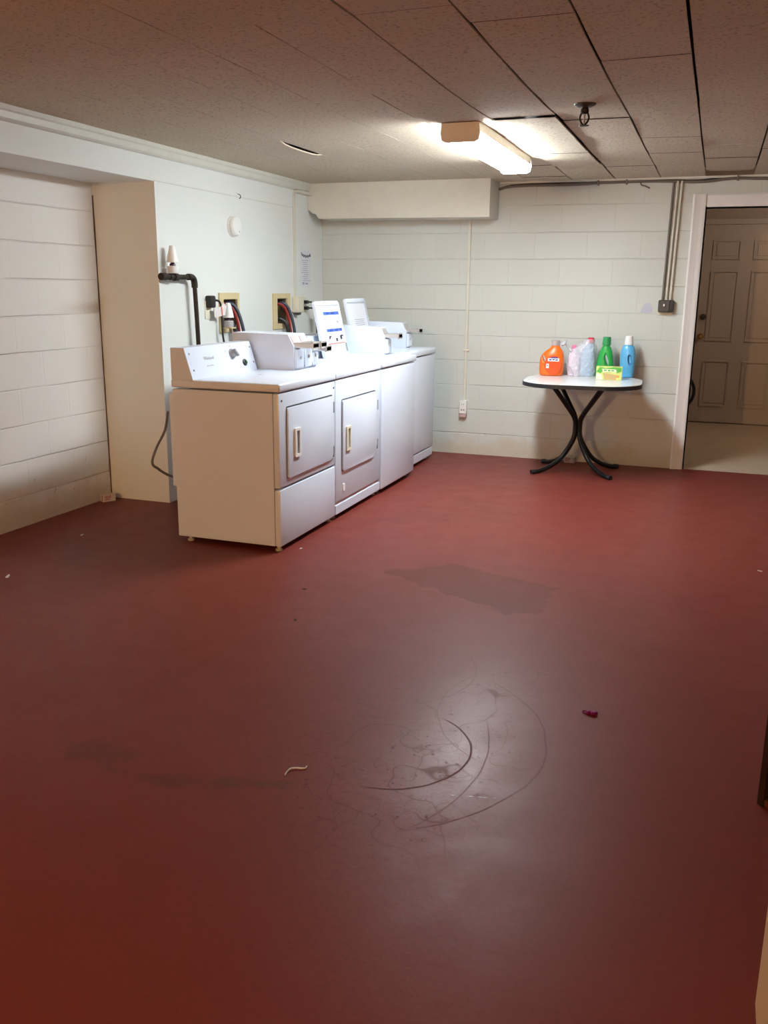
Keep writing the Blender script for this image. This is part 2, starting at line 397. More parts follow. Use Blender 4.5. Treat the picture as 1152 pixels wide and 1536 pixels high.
# door casing and jamb
bm = B()
cas = [(0, 0), (0, .022), (.012, .028), (.03, .022), (.055, .016), (.080, .014), (.092, .010), (.092, 0)]
def casing(bm, p0, axis_w, length_vec):
    aw = Vector(axis_w); L = Vector(length_vec); out = Vector((0, -1, 0))
    a = [bm.verts.new(Vector(p0) + aw*u + out*d) for u, d in cas]; b_ = [bm.verts.new(Vector(p0) + aw*u + out*d + L) for u, d in cas]
    n = len(cas)
    for i in range(n): bm.faces.new((a[i], a[(i+1) % n], b_[(i+1) % n], b_[i]))
    bm.faces.new(a[::-1]); bm.faces.new(b_)
casing(bm, (DX0-.100, 0, 0), (1, 0, 0), (0, 0, 2.055)); casing(bm, (DX1+.100, 0, 0), (-1, 0, 0), (0, 0, 2.055))
casing(bm, (DX0-.0, 0, 2.057), (0, 0, -1), (DX1-DX0, 0, 0))
box(bm, DX0-.01, DX0, 0, .17, 0, DZ+.01); box(bm, DX1, DX1+.01, 0, .17, 0, DZ+.01); box(bm, DX0-.01, DX1+.01, 0, .17, DZ, DZ+.01)
struct('trim_7', bm, M['white_trim'])
# hall beyond
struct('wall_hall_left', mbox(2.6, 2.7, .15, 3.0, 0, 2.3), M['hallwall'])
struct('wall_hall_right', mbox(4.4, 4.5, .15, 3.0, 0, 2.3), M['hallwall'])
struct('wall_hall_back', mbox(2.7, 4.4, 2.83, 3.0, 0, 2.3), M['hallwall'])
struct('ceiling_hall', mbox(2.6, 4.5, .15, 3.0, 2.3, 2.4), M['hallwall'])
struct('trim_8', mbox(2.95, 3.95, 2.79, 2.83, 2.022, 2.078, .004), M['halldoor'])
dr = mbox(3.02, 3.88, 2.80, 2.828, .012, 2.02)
d1 = struct('door_1', dr, M['halldoor'])
bm = B()
for (x0, x1, z0, z1) in ((3.13, 3.40, 1.68, 1.87), (3.52, 3.79, 1.68, 1.87), (3.13, 3.40, .86, 1.57), (3.52, 3.79, .86, 1.57), (3.13, 3.40, .18, .66), (3.52, 3.79, .18, .66)):
    cx, cz, ww, hh = (x0+x1)/2, (z0+z1)/2, x1-x0, z1-z0
    Mx = frame((cx, 2.80, cz), (1, 0, 0), (0, 0, 1))
    o_, i_ = rrect(ww, hh, 0), rrect(ww-.03, hh-.03, 0)
    for k in range(4):
        q = [o_[k], o_[(k+1) % 4], i_[(k+1) % 4], i_[k]]; prism(bm, q, .012, Mx)
    prism(bm, rrect(ww-.07, hh-.07, 0), .006, Mx, .003)
obj('door_panel_moulding', bm, M['halldoor'], d1)
obj('door_knob', lathe(B(), [(0, .03), (.008, .03), (.012, .012), (.035, .012), (.042, .026), (.06, .028), (.07, .018), (.072, .002)], frame((3.085, 2.80, .905), (1, 0, 0), (0, 0, 1))), M['brass'], d1, True)
obj('deadbolt', lathe(B(), [(0, .03), (.012, .03), (.018, .022), (.022, .02)], frame((3.092, 2.80, 1.105), (1, 0, 0), (0, 0, 1))), M['darkbox'], d1, True)

# ceiling: loose tiles in strips, sagging, with real gaps under a dark void
SEAM = [-.45, .15, .47, .79, 1.11, 1.43, 1.755, 2.09, 2.41, 2.74, 3.06, 3.38, 3.70, 4.02, 4.34]
OFF = {0: .1, 1: .3, 2: .52, 3: .52, 4: .1, 5: .35, 6: .21, 7: .21, 8: .02, 9: .02, 10: .30, 11: .1, 12: .2, 13: .4}
rnd = random.Random(3)
def sag(x, y):
    s = .008*math.sin(1.9*x+.7)*math.sin(1.3*y+.4) + .004*math.sin(3.1*y+1.2*x)
    far = max(0, min(1, (y+.9)/.7)); wall = max(0, min(1, (.5-x)/.35))
    return s*(1-far)*(1-wall)
bm = B()
for i in range(len(SEAM)-1):
    xa, xb = SEAM[i], SEAM[i+1]
    y = .02; first = True
    while y > YF:
        y2 = (-.05-OFF[i]) if first else y-.61
        first = False
        y2 = max(y2, YF-.01)
        gl = .0022; gr = .0022
        vis = xa > 1.9
        if vis: gl = rnd.choice([.006, .007, .009]) 
        if i == 5 and -3.4 < (y+y2)/2 < -2.3: gr = .010
        if i == 4 and -5 < (y+y2)/2 < -3.3: gr = .008
        gy = .0006 if rnd.random() < .6 else .0025
        if xa < 1.9: gy = 0
        if xa < 1.3: gl = gr = .0009 if xa > .3 else 0
        dz = rnd.uniform(-.0015, .0015) if xa > 1.7 else 0; tl = rnd.uniform(-.002, .002) if xa > 1.7 else .0
        bow = rnd.uniform(.001, .0045) if xa > 1.7 else .0008
        droop_l = 0
        if i == 2 and -2.45 < (y+y2)/2 < -1.75: droop_l = .020
        if i in (7,) and -2.7 < (y+y2)/2 < -.9: dz -= .012
        if i == 10 and y2 > -.5: dz += .030
        if y > -.1 and i != 10: dz = tl = 0
        nx, ny = 4, 8
        G = []
        for a in range(nx+1):
            row = []
            for b_ in range(ny+1):
                u, v = a/nx, b_/ny
                X = xa+gl+(xb-xa-gl-gr)*u; Y = y-gy+(y2-y+2*gy)*v
                wv = max(0, min(1, (-.1-Y)/.6))
                Z = H + sag(X, Y) + (dz + tl*(v-.5)*2)*1 - bow*(1-(2*v-1)**2)*wv*.8
                Z -= droop_l*max(0, (u-.0))**2*(1-(2*v-1)**4)
                row.append(bm.verts.new((X, Y, Z)))
            G.append(row)
        tops = [[bm.verts.new(v.co+Vector((0, 0, .008))) for v in r] for r in G]
        for a in range(nx):
            for b_ in range(ny):
                f = bm.faces.new((G[a][b_], G[a][b_+1], G[a+1][b_+1], G[a+1][b_])); f.smooth = True
        if gy > .002:
            for a in range(nx):
                bm.faces.new((G[a][0], G[a+1][0], tops[a+1][0], tops[a][0])); bm.faces.new((G[a][ny], tops[a][ny], tops[a+1][ny], G[a+1][ny]))
        if gl > 0 or droop_l:
            for b_ in range(ny):
                bm.faces.new((G[0][b_], tops[0][b_], tops[0][b_+1], G[0][b_+1])); bm.faces.new((G[nx][b_], G[nx][b_+1], tops[nx][b_+1], tops[nx][b_]))
        y = y2
me = bpy.data.meshes.new('ceiling'); bmesh.ops.delete(bm, geom=[v for v in bm.verts if not v.link_faces], context='VERTS'); bmesh.ops.remove_doubles(bm, verts=bm.verts, dist=1e-5); 
for e in bm.edges:
    if len(e.link_faces) == 2 and e.calc_face_angle(0) > .7: e.smooth = False
bm.to_mesh(me); bm.free(); me.materials.append(M['ceil'])
co = bpy.data.objects.new('ceiling', me); C.objects.link(co); co['kind'] = 'structure'
struct('ceiling_void', mbox(-.6, 4.5, YF-.1, .15, 2.26, 2.32), M['void'])

# ------------------------------------------------------------------ ceiling lamp
lt = thing('ceiling_light', 'lit fluorescent strip light with white diffuser on the ceiling', 'light', (1.93, -1.9, 2.10))
y0, y1 = -2.66, -1.28
prof = [(-.088, .046), (-.092, .034), (-.086, .012), (-.070, .002), (-.03, -.004), (.03, -.004), (.070, .002), (.086, .012), (.092, .034), (.088, .046)]
XZ = lambda yy: Matrix(((1, 0, 0, 1.925), (0, 0, 1, yy), (0, 1, 0, 2.092), (0, 0, 0, 1)))
obj('diffuser', prism(B(), prof, (y1-y0)-.04, XZ(y0+.02)), M['lamp'], lt)
def capshape(yy): return prism(B(), [(-.098, .085), (-.102, .036), (-.094, .004), (-.074, -.006), (.074, -.006), (.094, .004), (.102, .036), (.098, .085)], .022, XZ(yy))
obj('end_cap', capshape(y0), M['tube'], lt); obj('end_cap', capshape(y1-.022), M['plastic'], lt)
obj('housing', mbox(1.925-.094, 1.925+.094, y0+.022, y1-.022, 2.139, 2.186, .003), M['tube'], lt)
# unseen warm bulb, placed and sized to lift faces turned to the camera
rl = thing('unseen_rear_lamp', 'unseen warm ceiling bulb added behind the viewer', 'light', (1.2, -10.6, 1.95))
obj('unseen_lamp_holder', lathe(B(), [(2.09, .03), (2.12, .05), (2.15, .055), (2.178, .06)], T(1.2, -10.6, 0)), M['plastic'], rl, True)
ld = bpy.data.lights.new('bulb', 'POINT'); ld.energy = REAR_W; ld.color = REAR_COL; ld.shadow_soft_size = .05
lo = bpy.data.objects.new('bulb', ld); C.objects.link(lo); lo.parent = rl; lo.location = (0, 0, .05)
hl = thing('hall_fill_lamp', 'unseen bulb added on the hall ceiling to brighten the hall', 'light', (4.2, 1.5, 2.2))  # added fill for the hall, kept out of view
obj('unseen_lamp_holder', lathe(B(), [(2.22, .03), (2.25, .05), (2.298, .06)], T(4.2, 1.5, 0)), M['plastic'], hl, True)
ld = bpy.data.lights.new('hall_fill_bulb', 'POINT'); ld.energy = HALL_W; ld.color = HALL_COL; ld.shadow_soft_size = .05
lo = bpy.data.objects.new('hall_fill_bulb', ld); C.objects.link(lo); lo.parent = hl; lo.location = (0, 0, -.05)

# ------------------------------------------------------------------ machines
def YZ(x, y, z): return frame((x, y, z), (0, 1, 0), (0, 0, 1))      # outline in (y, z), thickness towards +x
def XZn(x, y, z): return Matrix(((1, 0, 0, x), (0, 0, 1, y), (0, 1, 0, z), (0, 0, 0, 1)))   # outline in (x, z), thickness towards +y
def meter_case(root, ya, yb, xf, zd, zt, n, xb=.50, slide=.12):
    """coin meter: sloped-front sheet case, coin plates, sliding trays, money boxes"""
    pts = [(xf, zd+.0), (xf, zt-.066), (xf-.036, zt), (xb, zt+.006), (xb+.02, zd)]
    mc = obj('meter_case', prism(B(), pts, yb-ya, XZn(0, ya, 0), .003), M['enamel'], root)
    wd = (yb-ya)/n
    sl = Vector((.036, 0, -.066)).normalized(); up = -sl
    for k in range(n):
        yc = ya+wd*(k+.5)
        cpos = Vector((xf-.018, yc, zt-.033))
        fr = frame(cpos, (0, 1, 0), up)
        obj('coin_plate', prism(B(), rrect(wd*.78, .052, .004), .004, fr), M['coin'] if n > 1 else M['steel'], mc)
        st = B(); zc = zt-.060
        box(st, xf-.02, xf+slide, yc-wd*.36, yc+wd*.36, zc-.016, zc+.014, .004)
        box(st, xf+slide-.012, xf+slide, yc-wd*.40, yc+wd*.40, zc-.022, zc+.020, .004)
        obj('coin_slide', st, M['chrome'], mc)
        mb = B(); box(mb, xf, xf+.018, yc-wd*.42, yc+wd*.42, zd+.012, zt-.085, .004)
        ob_ = obj('money_box', mb, M['enamel2'], mc)
        obj('money_box_lock', lathe(B(), [(0, .009), (.006, .009), (.008, .006)], YZ(xf+.018, yc, zd+.07), 12), M['steel'], ob_, True)
    return mc
def feet(root, xs, ys, z=.03):
    for x in xs:
        for y in ys:
            obj('foot', lathe(B(), [(0, .018), (.008, .02), (.012, .010), (z+.01, .010)], T(x, y, 0), 12), M['feet'], root, True)
def console(root, ya, yb, xb, xf0, xf1, z0, z1):
    pts = [(xb, z0), (xf0, z0), (xf1, z1), (xb, z1)]
    return obj('control_console', prism(B(), pts, yb-ya, XZn(0, ya, 0), .004), M['enamel'], root)

Y1, Y2, Y3, Y4, Y5 = -3.24, -2.50, -1.73, -1.016, -.285
XB, XF = .545, 1.172
# --- nearest dryer
d = thing('clothes_dryer', 'white coin laundry dryer with knob console, nearest of the row', 'dryer', (.86, (Y1+Y2)/2, 0), 'white coin laundry machines')
cb = obj('cabinet', mbox(XB, XF-.036, Y1+.003, Y2-.003, .03, .838, .004), M['enamel'], d)
obj('rear_cover', mbox(XB-.035, XB+.002, Y1+.02, Y2-.02, .30, .815, .01), M['enamel'], d)
obj('deck', mbox(XB-.005, XF+.006, Y1, Y2-.002, .845, .888, .010, 3), M['enamel2'], d, True)
fr_ = obj('front_panel', mbox(XF-.034, XF, Y1+.002, Y2-.004, .345, .838, .006), M['enamel'], d, True)
obj('lower_panel', mbox(XF-.034, XF, Y1+.002, Y2-.004, .030, .335, .006), M['enamel'], d, True)
def dryer_door(root, y0_, y1_, z0_, z1_, r, corners, hy0, hy1, hz0, hz1, hinges, handle_m):
    cy, cz, ww, hh = (y0_+y1_)/2, (z0_+z1_)/2, y1_-y0_, z1_-z0_
    obj('door_gasket_line', prism(B(), rrect(ww+.012, hh+.012, r+.006, 5, corners), .0015, YZ(XF, cy+.002, cz+.002)), M['dark'], root)
    dd = obj('door', prism(B(), rrect(ww, hh, r, 6, corners), .011, YZ(XF, cy, cz), .005), M['enamel'], root, True)
    hc = ((hy0+hy1)/2, (hz0+hz1)/2); hw, hh2 = hy1-hy0, hz1-hz0
    hb = B(); Mx = YZ(XF+.011, *hc)
    o_, i_ = rrect(hw, hh2, .004, 2), rrect(hw*.5, hh2-.03, .003, 2)
    n = len(o_)
    for k in range(n): prism(hb, [o_[k], o_[(k+1) % n], i_[(k+1) % n], i_[k]], .010, Mx)
    hd = obj('handle', hb, handle_m, dd)
    obj('finger_recess', prism(B(), rrect(hw*.5, hh2-.03, .003, 2), .001, Mx), M['lgrey'], hd)
    for hz in hinges:
        obj('hinge', prism(B(), rrect(.013, .064, .002, 2), .012, YZ(XF, y1_+.012, hz)), M['grey'], root)
dryer_door(d, -3.152, -2.556, .388, .757, .028, (.3, 1, .3, .3), -3.085, -3.015, .488, .642, (.69, .43), M['plastic'])
for (yy, zz) in ((-3.205, .80), (-2.525, .80)): obj('screw', lathe(B(), [(0, .006), (.002, .006), (.003, .003)], YZ(XF, yy, zz), 10), M['dark'], d)
feet(d, (.60, 1.14), (Y1+.04, Y2-.04))
cn = console(d, Y1+.004, Y2-.012, XB, .675, .625, .888, 1.052)
sl_up = Vector((-.05, 0, .164)).normalized(); 
def onc(y, s, off=0): # point on the console face, s = 0..1 from bottom to top
    p = Vector((.675-.05*s, y, .888+.164*s)); return frame(p + Vector((.164, 0, .05)).normalized()*off, (0, 1, 0), sl_up)
kn = obj('timer_knob', lathe(B(), [(0, .030), (.004, .030), (.010, .024), (.022, .022), (.026, .018)], onc(-2.76, .64), 20), M['grey'], cn, True)
obj('knob_grip', prism(B(), rrect(.012, .050, .004, 3), .018, onc(-2.76, .64, .020) @ Matrix.Rotation(.7, 4, 'Z')), M['grey'], kn)
bt = obj('start_button', lathe(B(), [(0, .020), (.006, .020), (.008, .016)], onc(-2.645, .30), 18), M['black'], cn, True)
obj('button_face', lathe(B(), [(.008, .013), (.012, .012)], onc(-2.642, .30), 16), M['green_btn'], bt, True)
text('logo_print', 'Whirlpool', .026, onc(-3.02, .60, .001), M['lgrey'], cn)
obj('small_print', rects(onc(-3.02, .36, .0005), [(-.02, 0, .03, .005), (.018, 0, .035, .005), (-.035, .048, .012, .008)]), M['lgrey'], cn)
obj('dial_print', rects(onc(-2.76, .64, .0005), [(-.055, .02, .03, .005), (.055, .02, .03, .005), (0, .046, .014, .008)]), M['lgrey'], cn)
for (yy, s) in ((-3.20, .80), (-3.20, .28), (-2.535, .80), (-2.535, .28)): obj('screw', lathe(B(), [(0, .006), (.003, .005)], onc(yy, s, 0), 10), M['grey'], cn)
obj('deck_emblem', prism(B(), rrect(.02, .035, .006), .001, frame((.85, -2.80, .888), (1, 0, 0), (0, 1, 0))), M['lgrey'], d)

# --- second dryer
d2 = thing('clothes_dryer', 'white coin dryer with a chamfered door, second from the front', 'dryer', (.86, (Y2+Y3)/2, 0), 'white coin laundry machines')
obj('cabinet', mbox(XB, XF-.02, Y2+.003, Y3-.003, .03, .84, .004), M['enamel'], d2)
obj('deck', mbox(XB-.005, XF+.006, Y2, Y3-.002, .845, .888, .010, 3), M['enamel2'], d2, True)
obj('front_panel', mbox(XF-.03, XF, Y2+.003, Y3-.003, .105, .840, .006), M['enamel'], d2, True)
obj('toe_panel', mbox(XF-.03, XF, Y2+.003, Y3-.003, .030, .088, .004), M['enamel'], d2)
obj('toe_gap', mbox(XF-.028, XF-.008, Y2+.01, Y3-.01, .085, .108), M['coin'], d2)
dryer_door(d2, -2.405, -1.815, .285, .712, .05, (.3, 1.5, .8, .3), -2.365, -2.292, .405, .552, (.62, .36), M['off'])
obj('badge', prism(B(), rrect(.03, .045, .006), .004, YZ(XF, -2.375, .18)), M['plastic'], d2)
feet(d2, (.60, 1.13), (Y2+.04, Y3-.04))
console(d2, Y2+.008, Y3-.008, XB, .675, .625, .888, 1.052)
meter_case(d2, -2.494, -2.262, .905, .888, 1.094, 2)
mc3 = meter_case(d2, -2.254, -2.145, .895, .888, 1.062, 1, slide=.11)

# --- two top-loading washers with their lids up
def washer(label, ya, yb, xf, zt, lid, mc, toe, paper_fn):
    wr = thing('washing_machine', label, 'washing machine', ((XB+xf)/2, (ya+yb)/2, 0), 'white coin laundry machines')
    z0 = .03
    if toe:
        obj('cabinet', mbox(XB, xf, ya+.003, yb-.003, .105, zt-.052, .010, 3), M['enamel'], wr, True)
        obj('toe_panel', mbox(XB+.01, xf-.004, ya+.006, yb-.006, z0, .098, .004), M['enamel'], wr)
    else:
        obj('cabinet', mbox(XB, xf, ya+.003, yb-.003, z0, zt-.052, .012, 3), M['enamel'], wr, True)
    lx, ly0, ly1, tx, tz = lid
    # deck with the tub opening
    dk = obj('deck', mbox(XB-.005, xf+.008, ya, yb-.002, zt-.045, zt, .010, 3), M['enamel2'], wr, True)
    ox0, ox1 = lx+.05, xf-.06
    cut(dk, mbox(ox0, ox1, ly0+.02, ly1-.02, zt-.03, zt+.05))
    obj('tub', lathe(B(), [(zt-.029, .10), (zt-.022, .12), (zt-.020, .10)], T((ox0+ox1)/2, (ly0+ly1)/2, 0), 24), M['lgrey'], wr, True)
    # lid, standing open
    vec = Vector((tx-lx, 0, tz-zt)); L = vec.length; n_ = vec.normalized()
    Mx = frame(Vector((lx, (ly0+ly1)/2, zt)) + n_*(L/2), (0, 1, 0), n_)
    ld_ = obj('lid', prism(B(), rrect(ly1-ly0, L, .020, 5), .022, Mx @ T(0, 0, -.022), .004), M['enamel'], wr, True)
    W_, Hh = ly1-ly0, L
    obj('lid_lip_shade', prism(B(), rrect(W_-.05, .006, .002, 2), .004, Mx @ T(-.01, Hh/2-.030, 0)), M['lgrey'], ld_)  # lip strip in grey, standing for the shadow line along the lip
    obj('lid_hinge', prism(B(), rrect(.010, .060, .003, 2), .008, Mx @ T(W_/2-.022, -Hh/2+.06, 0)), M['grey'], ld_)
    paper_fn(ld_, Mx, W_, Hh)
    console(wr, ya+.006, yb-.006, XB, lx-.07, lx-.10, zt, zt+.15)
    meter_case(wr, mc[0], mc[1], mc[2], zt, zt+.197, 1, xb=lx-.12, slide=.105)
    feet(wr, (.60, xf-.06), (ya+.05, yb-.05))
    return wr
def label3(ld_, Mx, W_, Hh):
    D = .0008
    bar1 = [(.03, .108, .27, .022)]; bar2 = [(.035, -.008, .27, .022)]
    sh = obj('instruction_label', prism(B(), rrect(.32, .25, .004, 2), .0006, Mx @ T(.03, .02, 0)), M['paper'], ld_)
    Z = Mx @ T(0, 0, .0007)
    for q in (bar1, bar2): obj('label_blue_bar', rects(Z, q), M['blue'], sh)
    Z2 = Mx @ T(0, 0, .0016)
    obj('label_lettering', rects(Z2, [(-.035, .108, .05, .010), (.055, .108, .06, .010), (-.03, -.008, .06, .010), (.07, -.008, .05, .010), (.14, -.008, .035, .012)]), M['dblue'], sh)
    bm = B()   # line drawings of hands and clothes between the bars
    for (cx, pts) in ((-.06, [(-.03, .05), (-.012, .08), (0, .045), (.012, .085), (.022, .05), (.01, .03)]), (.045, [(-.025, .08), (-.02, .035), (.005, .03), (.02, .06), (.005, .09), (-.012, .07)]), (.135, [(-.035, .09), (-.005, .065), (.02, .09), (.012, .05), (-.012, .035), (-.03, .055), (.028, .035)])):
        tube(bm, smooth_path([Z @ Vector((cx+a, b_, .0012)) for a, b_ in pts], 5), .0022, 5)
    obj('label_drawing', bm, M['lgrey'], sh)
    obj('label_pictograms', rects(Z, [(-.075, -.058, .022, .018), (-.058, -.05, .03, .010), (.045, -.075, .034, .022), (.125, -.062, .035, .028), (.145, -.05, .04, .012)]), M['lblack'], sh)
    obj('label_red_rule', rects(Z, [(.03, -.100, .30, .008)]), M['lred'], sh)
    obj('label_small_print', rects(Z, [(.03, -.120+.006, .20, .003), (-.115, .06, .02, .003), (-.115, .03, .02, .003)]), M['lgrey'], sh)
def label4(ld_, Mx, W_, Hh):
    sh = obj('instruction_label', prism(B(), rrect(W_-.07, Hh-.10, .006, 2), .0006, Mx @ T(0, .01, 0)), M['paper'], ld_)
    Z = Mx @ T(0, 0, .0008)
    obj('label_text_lines', rects(Z, [(0, .035-.014*k, .20-.02*(k % 2), .004) for k in range(4)]), M['inkl'], sh)
    bm = B()
    for cx in (-.08, 0, .08): tube(bm, smooth_path([Z @ Vector((cx+a, b_, .0012)) for a, b_ in ((-.02, -.03), (-.012, -.07), (0, -.09), (.012, -.05), (.02, -.085))], 4), .0022, 5)
    obj('label_drawing', bm, M['lgrey'], sh)
w3 = washer('white coin washer, lid up showing a blue and white instruction label', Y3, Y4, 1.185, .897, (.775, -1.735+.02, -1.30, .69, 1.275), (-1.20, -1.09, 1.005), False, label3)
w4 = washer('white coin washer in the back corner, lid up with grey line label', Y4, Y5, 1.112, .905, (.70, -.985, -.585, .615, 1.285), (-.50, -.39, .935), True, label4)

# ------------------------------------------------------------------ table with bottles
tb = thing('pedestal_table', 'white square table with black edge and four curved black legs by back wall', 'table', (2.31, -.44, 0))
TZ = .715
TM = T(2.335, -.53, TZ-.03) @ Matrix.Rotation(.06, 4, 'Z')
obj('table_top', prism(B(), rrect(.85, .80, .28, 12), .0302, TM @ T(0, 0, 0), .002), M['laminate'], tb, True)
bm = B(); o_, i_ = rrect(.857, .807, .283, 12), rrect(.835, .785, .273, 12)
for k in range(len(o_)): prism(bm, [o_[k], o_[(k+1) % len(o_)], i_[(k+1) % len(i_)], i_[k]], .028, TM @ T(0, 0, -.001))
obj('edge_band', bm, M['black'], tb)
cx, cy = 2.30, -.40
for sx, sy in ((-1, -1), (1, -1), (-1, 1), (1, 1)):
    q = [(.23, .685), (.205, .66), (.10, .52), (.045, .42), (.027, .345), (.045, .25), (.11, .12), (.19, .055), (.27, .022), (.33, .014)]
    ox = sx*.87; oy = sy*.72
    P_ = []
    for r, z in q:
        rr = max(r, .018) if z < .6 or z > .66 else r
        P_.append((cx+ox*rr if abs(r) > .05 else cx+sx*.6*r, cy+oy*rr if abs(r) > .05 else cy+sy*.6*r, z))
    lg = obj('leg', tube(B(), smooth_path(P_, 5), .0175, 12), M['blackmetal'], tb, True)
    e = Vector(P_[-1]); e0 = Vector(P_[-2]); dd_ = (e-e0).normalized()
    obj('foot_cap', tube(B(), [e-dd_*.02, e+dd_*.012], .0205, 12), M['black'], lg, True)
obj('mounting_plate', mbox(cx-.22, cx+.22, cy-.18, cy+.18, .679, .686), M['blackmetal'], tb)
obj('hub', tube(B(), [(cx, cy, .30), (cx, cy, .40)], .022, 12), M['blackmetal'], tb, True)

def bottle_root(label, x, y, cat='bottle', group='laundry bottles on the table', name='detergent_bottle'):
    return thing(name, label, cat, (x, y, TZ), group)
# orange jug
x, y = 2.055, -.27; o = bottle_root('orange laundry detergent jug with grey cap, leftmost on white table', x, y)
JM = T(x, y, TZ) @ Matrix.Rotation(.08, 4, 'Z')
bd = obj('bottle_body', loft(B(), [(0.002, -.002, .080, .042), (.010, -.003, .089, .05), (.05, -.002, .093, .055), (.10, -.001, .094, .055), (.135, .000, .091, .054), (.16, .004, .084, .051), (.18, .010, .073, .046), (.198, .017, .057, .040), (.214, .021, .042, .035), (.224, .022, .034, .033), (.236, .022, .033, .033)], 32, 2.5, JM), M['orange'], o, True)
cut(bd, loft(B(), [(-.2, 0, .011, .032), (.2, 0, .011, .032)], 16, 2, JM @ T(-.056, 0, .130) @ Matrix.Rotation(PI/2, 4, 'X') @ Matrix.Rotation(.45, 4, 'Z')))
for f in bd.data.polygons: f.use_smooth = True
obj('cap', loft(B(), [(.232, .022, .036, .036), (.268, .022, .034, .034), (.272, .022, .030, .030)], 24, 2, JM), M['greycap'], o, True)
FM = JM @ frame((0.012, -.0535, .098), (1, 0, 0), (0, 0, 1))
bm = B(); ci = [(.066*math.cos(a*PI/16), .066*math.sin(a*PI/16)) for a in range(32)]
def wrapface(bm, pts, Mx, depth): prism(bm, pts, depth, Mx)
wrapface(bm, [(px*.98, py*1.1-.012) for px, py in ci], FM @ T(0, 0, -.006), .0085)
lb = obj('round_label', bm, M['dorange'], o)
FM2 = FM @ T(0, 0, .0026)
obj('label_band', rects(FM2, [(.004, .028, .086, .024)]), M['paper'], lb)
obj('label_blue_marks', rects(FM2 @ T(0, 0, .0009), [(.010, .044, .052, .010), (-.02, .028, .018, .009), (.005, .029, .018, .008), (.028, .027, .018, .009)]), M['dblue'], lb)
obj('label_badge', rects(FM2, [(-.040, -.020, .022, .034)]), M['paper'], lb)
obj('label_badge_marks', rects(FM2 @ T(0, 0, .0009), [(-.040, -.016, .012, .014)]), M['inkl'], lb)
# pale pink bottle and pale blue bottle inside a clear bag
x, y = 2.215, -.22; o = bottle_root('pale pink bottle with pink cap wrapped in clear plastic film', x, y)
obj('bottle_body', loft(B(), [(.002, 0, .036, .030), (.01, 0, .042, .036), (.10, 0, .043, .037), (.16, 0, .040, .034), (.19, 0, .027, .024), (.20, 0, .018, .018), (.212, 0, .018, .018)], 24, 2.3, T(x, y, TZ)), M['pinkb'], o, True)
obj('cap', loft(B(), [(.208, 0, .021, .021), (.232, 0, .020, .020), (.236, 0, .016, .016)], 18, 2, T(x, y, TZ)), M['pinkcap'], o, True)
x, y = 2.318, -.20; o = bottle_root('pale blue bottle with red cap wrapped in clear plastic film', x, y)
obj('bottle_body', loft(B(), [(.002, 0, .044, .034), (.01, 0, .050, .040), (.14, 0, .053, .042), (.20, .002, .048, .038), (.235, .012, .034, .028), (.252, .016, .024, .022), (.262, .016, .022, .022)], 24, 2.3, T(x, y, TZ)), M['paleblue'], o, True)
obj('cap', loft(B(), [(.256, .016, .027, .027), (.292, .016, .024, .024), (.296, .016, .02, .02)], 18, 2, T(x, y, TZ)), M['redcap'], o, True)
bg = thing('plastic_bag', 'crumpled clear plastic bag around the pink and blue bottles', 'bag', (2.27, -.21, TZ))
bm = B(); rows = []
for i, (z, cx_, rx, ry) in enumerate([(.001, 2.272, .098, .058), (.02, 2.272, .106, .062), (.07, 2.270, .107, .062), (.12, 2.272, .106, .062), (.17, 2.278, .100, .058), (.205, 2.288, .094, .056), (.232, 2.300, .074, .050), (.262, 2.318, .046, .042), (.285, 2.330, .034, .034)]):
    row = []
    for k in range(48):
        a = 2*PI*k/48
        wv = 1 + .05*math.sin(5*a+i*1.3) + .03*math.sin(11*a-i*2.1) + .02*math.sin(17*a+i)
        if i == 0: wv = 1
        row.append(bm.verts.new((cx_+rx*wv*math.cos(a), -.21+ry*wv*math.sin(a), TZ+z)))
    rows.append(row)
for i in range(len(rows)-1):
    for k in range(48): bm.faces.new((rows[i][k], rows[i][(k+1) % 48], rows[i+1][(k+1) % 48], rows[i+1][k]))
obj('bag_film', bm, M['film'], bg, True, 180)
bm = B(); tube(bm, smooth_path([(2.20, -.24, TZ+.19), (2.165, -.25, TZ+.225), (2.150, -.255, TZ+.245)], 4), [.014, .012, .010, .008, .007, .006, .006, .008, .012], 8)
lathe(bm, [(0, .012), (.012, .022), (.03, .034), (.034, .02)], T(2.145, -.255, TZ+.232) @ Matrix.Rotation(-.5, 4, 'Y'), 14)
obj('bag_knot', bm, M['film'], bg, True, 180)
obj('bag_tie', tube(B(), smooth_path([(2.128, -.30, TZ+.233), (2.15, -.285, TZ+.240), (2.172, -.27, TZ+.237)], 4), .004, 6), M['brownp'], bg, True)
obj('bag_tail', tube(B(), smooth_path([(2.165, -.285, TZ+.115), (2.19, -.288, TZ+.075), (2.215, -.285, TZ+.045), (2.225, -.284, TZ+.010)], 5), .0022, 6), M['lgrey'], bg, True)
# green bottle
x, y = 2.452, -.20; o = bottle_root('bright green detergent bottle with green cap behind small carton', x, y)
bd = obj('bottle_body', loft(B(), [(.002, 0, .064, .034), (.01, 0, .070, .04), (.08, 0, .068, .04), (.15, .0, .058, .037), (.20, .001, .045, .032), (.226, .002, .034, .028), (.236, .002, .026, .025), (.246, .002, .025, .025)], 28, 2.5, T(x, y, TZ)), M['green'], o, True)
cut(bd, loft(B(), [(-.2, 0, .013, .044), (.2, 0, .013, .044)], 16, 2, T(x+.012, y, TZ+.130) @ Matrix.Rotation(PI/2, 4, 'X') @ Matrix.Rotation(.28, 4, 'Z')))
for f in bd.data.polygons: f.use_smooth = True
obj('cap', loft(B(), [(.242, .002, .033, .033), (.30, .002, .030, .030), (.304, .002, .026, .026)], 24, 2, T(x, y, TZ)), M['dgreen'], o, True)
